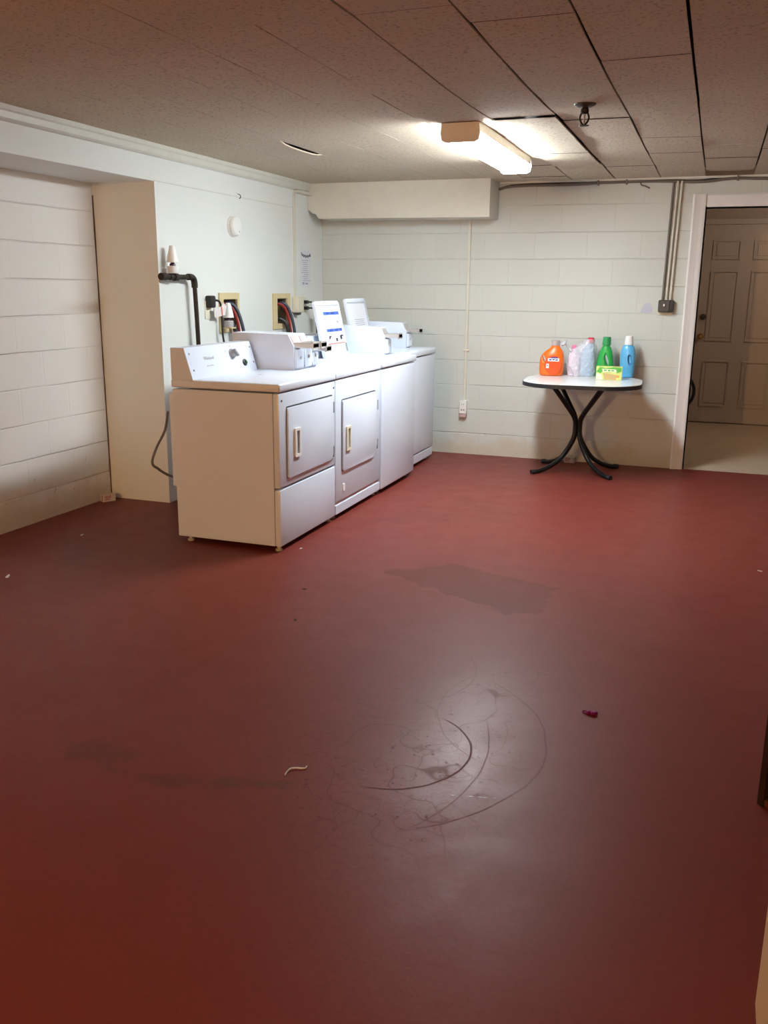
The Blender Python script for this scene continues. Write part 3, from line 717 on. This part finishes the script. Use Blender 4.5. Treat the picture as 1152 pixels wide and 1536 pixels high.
# blue bottle
x, y = 2.615, -.17; o = bottle_root('light blue softener bottle with white cap, rightmost on white table', x, y)
bd = obj('bottle_body', loft(B(), [(.002, 0, .048, .034), (.01, 0, .053, .04), (.06, .0, .054, .04), (.12, 0, .057, .042), (.17, 0, .057, .042), (.215, 0, .050, .040), (.238, 0, .040, .034), (.246, 0, .028, .028), (.252, 0, .027, .027)], 28, 2.4, T(x, y, TZ)), M['bblue'], o, True)
cut(bd, loft(B(), [(-.030, 0, .017, .044), (.06, 0, .017, .044)], 18, 2, T(x+.020, y-.040, TZ+.135) @ Matrix.Rotation(PI/2, 4, 'X') @ Matrix.Rotation(.15, 4, 'Z')))
obj('handle_recess', loft(B(), [(0, 0, .011, .036), (.012, 0, .008, .030)], 18, 2, T(x+.020, y-.012, TZ+.135) @ Matrix.Rotation(PI/2, 4, 'X') @ Matrix.Rotation(.15, 4, 'Z')), M['bblue'], o, True)
obj('cap', loft(B(), [(.248, 0, .034, .034), (.252, 0, .034, .034), (.310, 0, .027, .027), (.314, 0, .023, .023)], 24, 2, T(x, y, TZ)), M['whitecap'], o, True)
# small carton in front
cr = thing('dryer_sheet_box', 'small yellow and green printed carton lying in front of green bottle', 'box', (2.51, -.42, TZ), None)
bm = B(); CMx = T(2.508, -.40, TZ) @ Matrix.Rotation(.07, 4, 'Z')
r = bmesh.ops.create_cube(bm, size=1, matrix=CMx @ T(0, 0, .049) @ Matrix.Diagonal((.186, .085, .096, 1)))
obj('carton', bm, M['boxy'], cr)
KM = CMx @ frame((0, -.0428, .049), (1, 0, 0), (0, 0, 1))
obj('print_green', prism(B(), [(-.092, .010), (-.07, .046), (-.02, .038), (.03, .046), (.09, .044), (.088, .015), (.06, .004), (.02, .026), (-.04, .024), (-.06, .0)], .0006, KM), M['boxg'], cr)
obj('print_towel', prism(B(), [(-.045, .004), (.06, -.010), (.052, -.046), (-.03, -.044)], .0008, KM), M['boxt'], cr)
obj('print_banner', prism(B(), [(-.052, .034), (.05, .030), (.055, .010), (-.045, .012)], .0010, KM), M['boxw'], cr)
obj('print_lettering', rects(KM @ T(0, 0, .0012), [(-.028, .023, .022, .009), (.0, .022, .018, .010), (.026, .021, .02, .009)]), M['boxg'], cr)
obj('print_corner', prism(B(), [(-.092, -.046), (-.092, -.002), (-.055, -.006), (-.042, -.046)], .0008, KM), M['boxw'], cr)
obj('print_flower', prism(B(), [(.012*math.cos(a*PI/5)*(1 if a % 2 else .7)+.066, .012*math.sin(a*PI/5)*(1 if a % 2 else .7)-.022) for a in range(10)], .0010, KM), M['boxo'], cr)

# ------------------------------------------------------------------ small floor things
def bait(label, x, y, rot, dark_side):
    b_ = thing('bait_box', label, 'box', (x, y, 0)); Mx = T(x, y, 0) @ Matrix.Rotation(rot, 4, 'Z')
    bm = B(); w_, dp, h_ = .085, .05, .046
    for (a, c_, e, f) in ((-w_/2, w_/2, 0, .003), (-w_/2, w_/2, h_-.003, h_)):
        bmesh.ops.create_cube(bm, size=1, matrix=Mx @ T(0, 0, (e+f)/2) @ Matrix.Diagonal((w_, dp, f-e, 1)))
    for yy in (-dp/2+.0015, dp/2-.0015):
        bmesh.ops.create_cube(bm, size=1, matrix=Mx @ T(0, yy, h_/2) @ Matrix.Diagonal((w_, .003, h_, 1)))
    obj('carton', bm, M['bait'], b_)
    KM = Mx @ frame((0, -dp/2, h_/2), (1, 0, 0), (0, 0, 1))
    obj('print_red', rects(KM, [(-.012, .012, .04, .005), (-.010, .002, .036, .005), (-.012, -.008, .034, .005), (.006, .012, .010, .008)]), M['baitr'], b_)
    obj('dark_inner_sheet', rects(Mx @ frame((dark_side*.030, 0, h_/2), (0, 1, 0), (0, 0, 1)), [(0, 0, dp-.006, h_-.006)], .002), M['dark'], b_)  # dark sheet across the box, just inside one end
bait('small white bait box with red print under the table', 2.205, -.05, -.1, 1)
bait('small open-ended bait box on floor in the alcove corner', -.400, -2.59, 1.0, -1)
pf = thing('hair_tie', 'tiny shiny purple trinket lying on the red floor', 'trinket', (2.951, -4.55, 0))
bm = B()
for k in range(5): lathe(bm, [(0, .003), (.004, .007), (.010, .006), (.013, .001)], T(2.945+.006*k, -4.55+.004*math.sin(k*2), 0), 8)
obj('bead_cluster', bm, M['purple'], pf, True)
obj('loop', tube(B(), [(2.934+.010*math.cos(a*PI/8), -4.540+.010*math.sin(a*PI/8), .0022) for a in range(17)], .0018, 6), M['purple'], pf, True)
tag(obj('wire_tie', tube(B(), smooth_path([(2.176, -5.255, .003), (2.174, -5.238, .003), (2.178, -5.222, .005), (2.190, -5.212, .004), (2.206, -5.208, .004), (2.216, -5.200, .003), (2.214, -5.190, .003)], 5), .0022, 6), M['paper'], None, True), 'bent white scrap of wire tie beside the dark floor stain', 'scrap')
for (x, y, s, mm, lab) in ((.13, -4.086, .016, 'papertag', 'pale paper scrap on floor at left edge of the frame'), (1.666, -4.111, .008, 'crumb', 'dark crumb on floor in front of the nearest dryer'),
                          (1.536, -3.734, .006, 'crumb', 'tiny dark crumb between the dryer and the long stain'), (3.548, -2.642, .008, 'papertag', 'pale speck on the floor at right edge of frame'),
                          (-.02, -3.34, .012, 'papertag', 'pale scrap on the floor of the dark alcove'), (1.235, -3.13, .007, 'papertag', 'white speck beside the nearest dryer front foot')):
    bm = B(); pts = [(s*(1+.4*random.random())*math.cos(a)*1.3, s*(.4+.3*random.random())*math.sin(a)) for a in [k*PI/4 for k in range(8)]]
    prism(bm, pts, .003, T(x, y, .0003) @ Matrix.Rotation(random.random()*3, 4, 'Z'))
    tag(obj('scrap', bm, M[mm]), lab, 'scrap')

# ------------------------------------------------------------------ left wall fittings
sd = thing('smoke_detector', 'round white smoke detector on the left wall', 'detector', (0, -1.549, 1.77))
YM = frame((0, -1.56, 1.77), (0, 1, 0), (0, 0, 1))
obj('base_ring', lathe(B(), [(0, .070), (.012, .070), (.016, .066)], YM, 32), M['plastic'], sd, True)
obj('vent_ring', lathe(B(), [(.014, .060), (.024, .060)], YM, 32), M['lgrey'], sd, True)
obj('cover', lathe(B(), [(.022, .066), (.036, .064), (.046, .056), (.048, .05)], YM, 32), M['plastic'], sd, True)
obj('indicator', lathe(B(), [(.0475, .005), (.050, .004)], YM @ T(.02, -.035, 0), 10), M['grey'], sd, True)
hk = thing('wall_hook', 'small dark hook high on the left wall', 'hook', (0, -1.46, 1.98))
obj('hook_plate', prism(B(), rrect(.022, .04, .006), .004, frame((0, -1.47, 1.986), (0, 1, 0), (0, 0, 1))), M['plastic'], hk)
obj('hook_arm', tube(B(), smooth_path([(.003, -1.47, 1.992), (.022, -1.47, 1.985), (.026, -1.47, 1.968), (.014, -1.47, 1.962)], 4), .003, 6), M['darkbox'], hk, True)
nt_ = thing('wall_notice', 'printed white paper notice taped on left wall near the corner', 'notice', (0, -.34, 1.37))
NM = frame((0.001, -.345, 1.513), (0, 1, 0), (0, 0, 1))
bm = B(); prism(bm, rrect(.205, .29, .002, 1), .0015, NM)
obj('sheet', bm, M['paper'], nt_)
NT_ = NM @ T(0, 0, .0018)
bm = B()
pts = [(-.085, .125), (-.07, .10), (-.055, .113), (-.04, .092), (-.02, .108), (0, .088), (.02, .106), (.04, .09), (.055, .108), (.075, .098), (.08, .118), (.088, .10)]
tube(bm, smooth_path([NT_ @ Vector((a, b_, .001)) for a, b_ in pts], 4), .004, 5)
obj('heading_script', bm, M['ink'], nt_)
obj('text_lines', rects(NT_, [(random.uniform(-.02, .02), .065-.016*k, random.uniform(.08, .15), .004) for k in range(11)] + [(-.05, -.118, .03, .02), (.01, -.12, .05, .012)]), M['inkl'], nt_)
# conduit to the junction box
cd = thing('wall_conduit', 'thin cream cable channel running down left wall to a box', 'conduit', (0, -.565, 1.29))
obj('channel', mbox(0, .016, -.578, -.556, 1.285, 2.083, .003), M['trim'], cd)
obj('junction_box', mbox(0, .055, -.615, -.50, 1.165, 1.29, .006), M['off'], cd)
obj('box_knockout', mbox(.012, .050, -.60, -.55, 1.148, 1.166), M['darkbox'], cd)
# hose boxes
def hosebox(label, ya, yb, fa, fb, z0, z1):
    hb = thing('hose_box', label, 'hose box', (0, (fa+fb)/2, z0), 'washer hose boxes in the left wall')
    bm = B()
    box(bm, 0, .014, fa, fb, h1-.001, z1, .002); box(bm, 0, .014, fa, fb, z0, h0+.001, .002); box(bm, 0, .014, fa, ya, h0, h1, .002); box(bm, 0, .014, yb, fb, h0, h1, .002)
    obj('frame', bm, M['yellow'], hb)
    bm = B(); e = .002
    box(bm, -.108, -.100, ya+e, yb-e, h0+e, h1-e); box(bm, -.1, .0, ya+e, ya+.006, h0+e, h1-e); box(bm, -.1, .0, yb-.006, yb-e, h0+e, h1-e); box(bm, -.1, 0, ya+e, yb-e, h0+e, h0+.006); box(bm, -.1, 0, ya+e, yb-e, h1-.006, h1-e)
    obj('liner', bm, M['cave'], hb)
    bm = B()
    for yy in (ya+.06, ya+.12):
        tube(bm, [(-.10, yy, h1-.075), (-.035, yy, h1-.075)], .010, 8); tube(bm, [(-.045, yy, h1-.09), (-.045, yy, h1-.04)], .012, 8)
    obj('valve', bm, M['brass'], hb, True)
    return hb
hosebox('yellow framed washer hose box behind the nearest dryer', *HA, -1.782, -1.505, 1.052, 1.322)
hosebox('yellow framed washer hose box beside the cream junction box', *HB, -.965, -.668, 1.045, 1.316)
def hose(label, m, pts, r):
    tag(obj('washer_hose', tube(B(), smooth_path(pts, 7), r, 10), M[m], None, True), label, 'hose')
for (dy, dx, nm, z) in ((0, 0, 'left', 0), (.832, .0, 'right', -.008)):
    where = 'in the yellow hose box behind the nearest dryer' if nm == 'left' else 'in the yellow hose box by junction box'
    hose('red hose curving down ' + where, 'red', [(-.04, -1.70+dy, 1.235+z), (.0, -1.68+dy, 1.245+z), (.03, -1.645+dy, 1.215+z), (.05, -1.618+dy, 1.14+z), (.06, -1.60+dy, 1.03+z), (.065, -1.59+dy, .86+z)], .011)
    hose('dark blue-grey hose curving down ' + where, 'bluehose', [(-.04, -1.63+dy, 1.245+z), (.005, -1.62+dy, 1.25+z), (.035, -1.595+dy, 1.215+z), (.06, -1.575+dy, 1.13+z), (.075, -1.56+dy, 1.02+z), (.08, -1.55+dy, .86+z)], .0125)
    hose('black drain hose bending out low ' + where, 'black', [(-.06, -1.70+dy, 1.115+z), (-.01, -1.69+dy, 1.13+z), (.03, -1.665+dy, 1.115+z), (.055, -1.645+dy, 1.06+z), (.06, -1.635+dy, .98+z), (.062, -1.63+dy, .86+z)], .017)
# iron gas pipe
gp = thing('gas_pipe', 'dark iron pipe with elbow running down behind the nearest dryer', 'pipe', (.05, -2.14, .3))
xp = .055
obj('vertical_pipe', tube(B(), [(xp, -2.168, 1.39), (xp, -2.157, 1.2), (xp, -2.148, 1.0), (xp, -2.145, .30)], .0145, 12), M['pipe'], gp, True)
obj('elbow', tube(B(), smooth_path([(xp, -2.245, 1.421), (xp, -2.205, 1.421), (xp, -2.178, 1.410), (xp, -2.168, 1.385), (xp, -2.167, 1.355)], 4), .0205, 12), M['pipe'], gp, True)
obj('horizontal_pipe', tube(B(), [(xp, -2.52, 1.420), (xp, -2.22, 1.420)], .0150, 12), M['pipe'], gp, True)
bm = B(); tube(bm, [(xp, -2.545, 1.420), (xp, -2.49, 1.420)], .022, 12); tube(bm, [(xp, -2.455, 1.420), (xp, -2.415, 1.420)], .020, 12); tube(bm, [(xp, -2.405, 1.418), (xp, -2.365, 1.418)], .023, 12)
obj('coupling', bm, M['pipe'], gp, True)
obj('wall_stub', tube(B(), [(-.0, -2.44, 1.420), (xp, -2.44, 1.420)], .014, 10), M['pipe'], gp, True)
def freshener(label, x, y, z, s=1.0, base='plastic'):
    af = thing('air_freshener', label, 'air freshener', (x, y, z), 'white cone air fresheners')
    Mx = T(x, y, z) @ Matrix.Scale(s, 4)
    obj('base', lathe(B(), [(0, .030), (.004, .033), (.040, .034), (.044, .030)], Mx, 20), M[base], af, True)
    obj('gel_core', lathe(B(), [(.042, .020), (.055, .018), (.062, .010), (.075, .008)], Mx, 16), M['knobdark'], af, True)
    obj('cone_cover', lathe(B(), [(.064, .036), (.066, .037), (.10, .031), (.150, .019), (.162, .016), (.164, .011)], Mx, 24), M['plastic'], af, True)
freshener('white cone air freshener standing on the dark iron pipe', xp+.002, -2.415, 1.441)
freshener('white cone air freshener in front of the yellow hose box', .056, -1.745, 1.092, 1.0, 'lgrey')
obj('shelf_clip', mbox(0, .095, -1.775, -1.715, 1.083, 1.0915, .002), M['yellow'], bpy.data.objects['hose_box'])
# plug with paper tag and its cord
pc = thing('power_cord', 'black plug and cord with white paper tag on the left wall', 'power cord', (0, -1.92, 1.0))
bm = B(); box(bm, 0, .045, -1.955, -1.885, 1.225, 1.305, .010)
obj('plug', bm, M['black'], pc, True)
obj('cord', tube(B(), smooth_path([(.035, -1.90, 1.275), (.05, -1.86, 1.268), (.05, -1.835, 1.235), (.045, -1.82, 1.17), (.045, -1.813, 1.05), (.05, -1.80, .95), (.06, -1.79, .70)], 6), .007, 8), M['black'], pc, True)
pt = obj('paper_tag', prism(B(), [(-.055, -.045), (.035, -.03), (.05, .03), (.02, .055), (.005, .028), (-.06, .015)], .004, frame((.060, -1.855, 1.205), (.35, .93, 0), (0, 0, 1))), M['papertag'], pc)
obj('tag_stripe', prism(B(), [(.005, -.035), (.015, -.034), (.008, .028), (-.002, .026)], .0048, frame((.060, -1.855, 1.205), (.35, .93, 0), (0, 0, 1))), M['tagred'], pc)
obj('wall_receptacle', mbox(0, .006, -1.965, -1.885, 1.15, 1.27, .002), M['off'], pc)
# plugs and cords beside the junction box
po = thing('outlet_plate', 'cream wall outlet with two black plugs behind the washer lid', 'outlet', (0, -.36, 1.16))
obj('cover_plate', mbox(0, .008, -.455, -.355, 1.165, 1.285, .003), M['off'], po)
for k, (z, nm) in enumerate(((1.246, 'upper'), (1.198, 'lower'))):
    c_ = thing('power_cord', 'black plug and cord in %s socket behind the washer lid' % nm, 'power cord', (.008, -.40, z-.4), 'cords behind the washer lid')
    obj('plug', mbox(.008, .05, -.425, -.385, z-.014, z+.014, .006), M['black'], c_, True)
    e = .02*k
    obj('cord', tube(B(), smooth_path([(.045, -.40, z), (.085, -.385, z-.005), (.10, -.372+e, z-.05), (.10, -.370+e*2, 1.10), (.105, -.365+e*3.5, 1.0), (.11, -.36+e*4, .75)], 6), .006, 8), M['black'], c_, True)
    if k == 1: obj('paper_tag', prism(B(), [(-.03, -.06), (.03, -.05), (.035, .03), (.01, .06), (-.025, .045)], .003, frame((.112, -.325, 1.115), (.4, .9, .1), (0, -.1, 1))), M['papertag'], c_)
# loose grey cable behind the nearest dryer
tag(obj('loose_cable', tube(B(), smooth_path([(.12, -2.64, .62), (.08, -2.62, .50), (.06, -2.69, .40), (.06, -2.745, .315), (.07, -2.70, .27), (.09, -2.64, .225), (.15, -2.60, .19), (.25, -2.62, .13), (.36, -2.70, .03)], 6), .008, 8), M['cableg'], None, True), 'grey cable looping beside the alcove edge behind the nearest dryer', 'cable')

# ------------------------------------------------------------------ back wall fittings
oc = thing('wall_outlet', 'white outlet low on back wall below a thin vertical conduit', 'outlet', (1.29, 0, .37))
obj('conduit', mbox(1.298-.012, 1.298+.010, -.016, 0, .455, 1.90, .003), M['trim'], oc)
obj('conduit_clip', mbox(1.275, 1.325, -.019, 0, .865, .878, .002), M['off'], oc)
ob2 = obj('outlet_box', mbox(1.262, 1.322, -.045, 0, .345, .455, .004), M['plastic'], oc)
obj('outlet_slots', rects(frame((1.292, -.0455, .40), (1, 0, 0), (0, 0, 1)), [(-.008, .025, .004, .014), (.008, .025, .004, .014), (-.010, -.022, .012, .014), (.010, -.022, .012, .014)]), M['grey'], ob2)
obj('outlet_base', mbox(1.264, 1.320, -.040, 0, .315, .344, .003), M['coin'], oc)
sw = thing('switch_box', 'dark metal switch box on back wall beside the doorway', 'switch', (2.855, 0, 1.195))
obj('box', mbox(2.800, 2.912, -.055, 0, 1.205, 1.297, .010, 2), M['darkbox'], sw, True)
obj('cover', mbox(2.803, 2.885, -.060, -.05, 1.208, 1.294, .006), M['darkbox'], sw)
obj('toggle', mbox(2.838, 2.850, -.078, -.058, 1.250, 1.268, .003), M['plastic'], sw)
obj('back_plate', mbox(2.795, 2.905, -.012, 0, 1.186, 1.206), M['off'], sw)
for k, (xa, xb) in enumerate(((2.827, 2.840), (2.854, 2.869), (2.883, 2.898))):
    tag(obj('conduit_pipe', tube(B(), smooth_path([(xa, -.022, 1.297), (xa, -.022, 1.33), ((xa*.7+xb*.3), -.022, 1.6), ((xa*.3+xb*.7), -.022, 1.9), (xb, -.022, 2.15)], 4), .0085, 8), M['trim'] if k else M['cableg'], None, True),
        ('%s of three thin pipes rising from the dark switch box') % ('leftmost', 'middle', 'rightmost')[k], 'pipe', 'thin pipes above the switch box')
cp = [(1.525, 2.126), (1.612, 2.145), (1.795, 2.149), (2.103, 2.147), (2.303, 2.154), (2.62, 2.156), (2.787, 2.152), (3.021, 2.142), (3.18, 2.155), (3.293, 2.160), (3.481, 2.152), (3.9, 2.15), (4.25, 2.15)]
ca = thing('ceiling_cable', 'dark cable clipped along the top of the back wall', 'cable', (2.6, -.02, 2.12))
obj('cable', tube(B(), smooth_path([(a, -.018, b_) for a, b_ in cp], 6), .0105, 8), M['cableg'], ca, True)
obj('second_cable', tube(B(), smooth_path([(a, -.012, b_+.014-.006*math.sin(a*5)) for a, b_ in cp[1:]], 6), .006, 8), M['black'], ca, True)
bm = B()
for xx, zz in ((2.29, 2.153), (2.50, 2.155), (3.28, 2.160)): box(bm, xx-.006, xx+.006, -.032, 0, zz-.018, zz+.018, .002)
obj('cable_clip', bm, M['cableg'], ca)
obj('hanging_wire', tube(B(), smooth_path([(2.60, -.02, 2.15), (2.61, -.03, 2.128), (2.64, -.03, 2.12), (2.67, -.02, 2.105)], 4), .005, 6), M['cableg'], ca, True)
struct('trim_9', mbox(1.53, 4.3, -.02, 0, 2.165, 2.18), M['trim'])
tag(obj('wall_smudge', prism(B(), [(-.05, -.035), (.035, -.04), (.045, .0), (.02, .04), (-.02, .03)], .0015, frame((2.715, 0, 1.235), (1, 0, 0), (0, 0, 1))), M['smudge']), 'pale blue paint patch left of the dark switch box', 'paint patch')
# sprinkler head
sp = thing('sprinkler_head', 'dark metal fire sprinkler head hanging from the ceiling', 'sprinkler', (2.584, -2.95, 2.09))
SM = T(2.584, -2.95, 2.175)
obj('escutcheon', lathe(B(), [(-.012, .018), (-.010, .034), (-.002, .048), (.004, .050)], SM, 20), M['darkbox'], sp, True)
obj('body', lathe(B(), [(-.040, .012), (-.034, .018), (-.020, .018), (-.016, .014), (-.010, .014)], SM, 14), M['pipe'], sp, True)
bm = B()
for s in (-1, 1): tube(bm, smooth_path([(2.584+.014*s, -2.95, 2.138), (2.584+.020*s, -2.95, 2.118), (2.584+.012*s, -2.95, 2.098), (2.584, -2.95, 2.089)], 4), .0045, 6)
obj('frame_arms', bm, M['pipe'], sp, True)
obj('bulb', tube(B(), [(2.584, -2.95, 2.135), (2.584, -2.95, 2.092)], .005, 8), M['chrome'], sp, True)
obj('deflector', lathe(B(), [(-.0915, .004), (-.090, .022), (-.088, .023), (-.086, .004)], SM, 16), M['pipe'], sp, True)

# ------------------------------------------------------------------ hall hose, rack at the right edge
hc = B(); tube(hc, smooth_path([(2.93, .62, .42), (2.90, .64, .25), (2.93, .66, .05), (3.02, .68, .014), (2.80, .75, .014)], 6), .013, 8)
tag(obj('hose_coil', tube(hc, [(2.975+.13*math.cos(a*PI/24), .62, .545+.145*math.sin(a*PI/24)) for a in range(49)], .013, 8, False), M['black'], None, True), 'black hose coil hanging just inside the hall doorway', 'hose')
rk = thing('storage_rack', 'dark wooden rack with post and bottom rail at the right frame edge', 'rack', (3.75, -5.0, 0))
RM = T(3.452, -4.925, 0) @ Matrix.Rotation(math.radians(-50), 4, 'Z')
def rbox(x0, x1, y0, y1, z0, z1):
    bm = B(); bmesh.ops.create_cube(bm, size=1, matrix=RM @ T((x0+x1)/2, (y0+y1)/2, (z0+z1)/2) @ Matrix.Diagonal((x1-x0, y1-y0, z1-z0, 1))); return bm
for (a, b_) in ((0, 0), (.58, 0), (0, .30), (.58, .30)): obj('post', rbox(a, a+.022, b_, b_+.022, 0, 1.5), M['wood'], rk)
for b_ in (0, .30): obj('bottom_rail', rbox(.022, .58, b_+.004, b_+.018, .004, .022), M['wood2'], rk)
for z in (.5, .95, 1.45): obj('shelf', rbox(.001, .60, .001, .321, z, z+.02), M['wood'], rk)
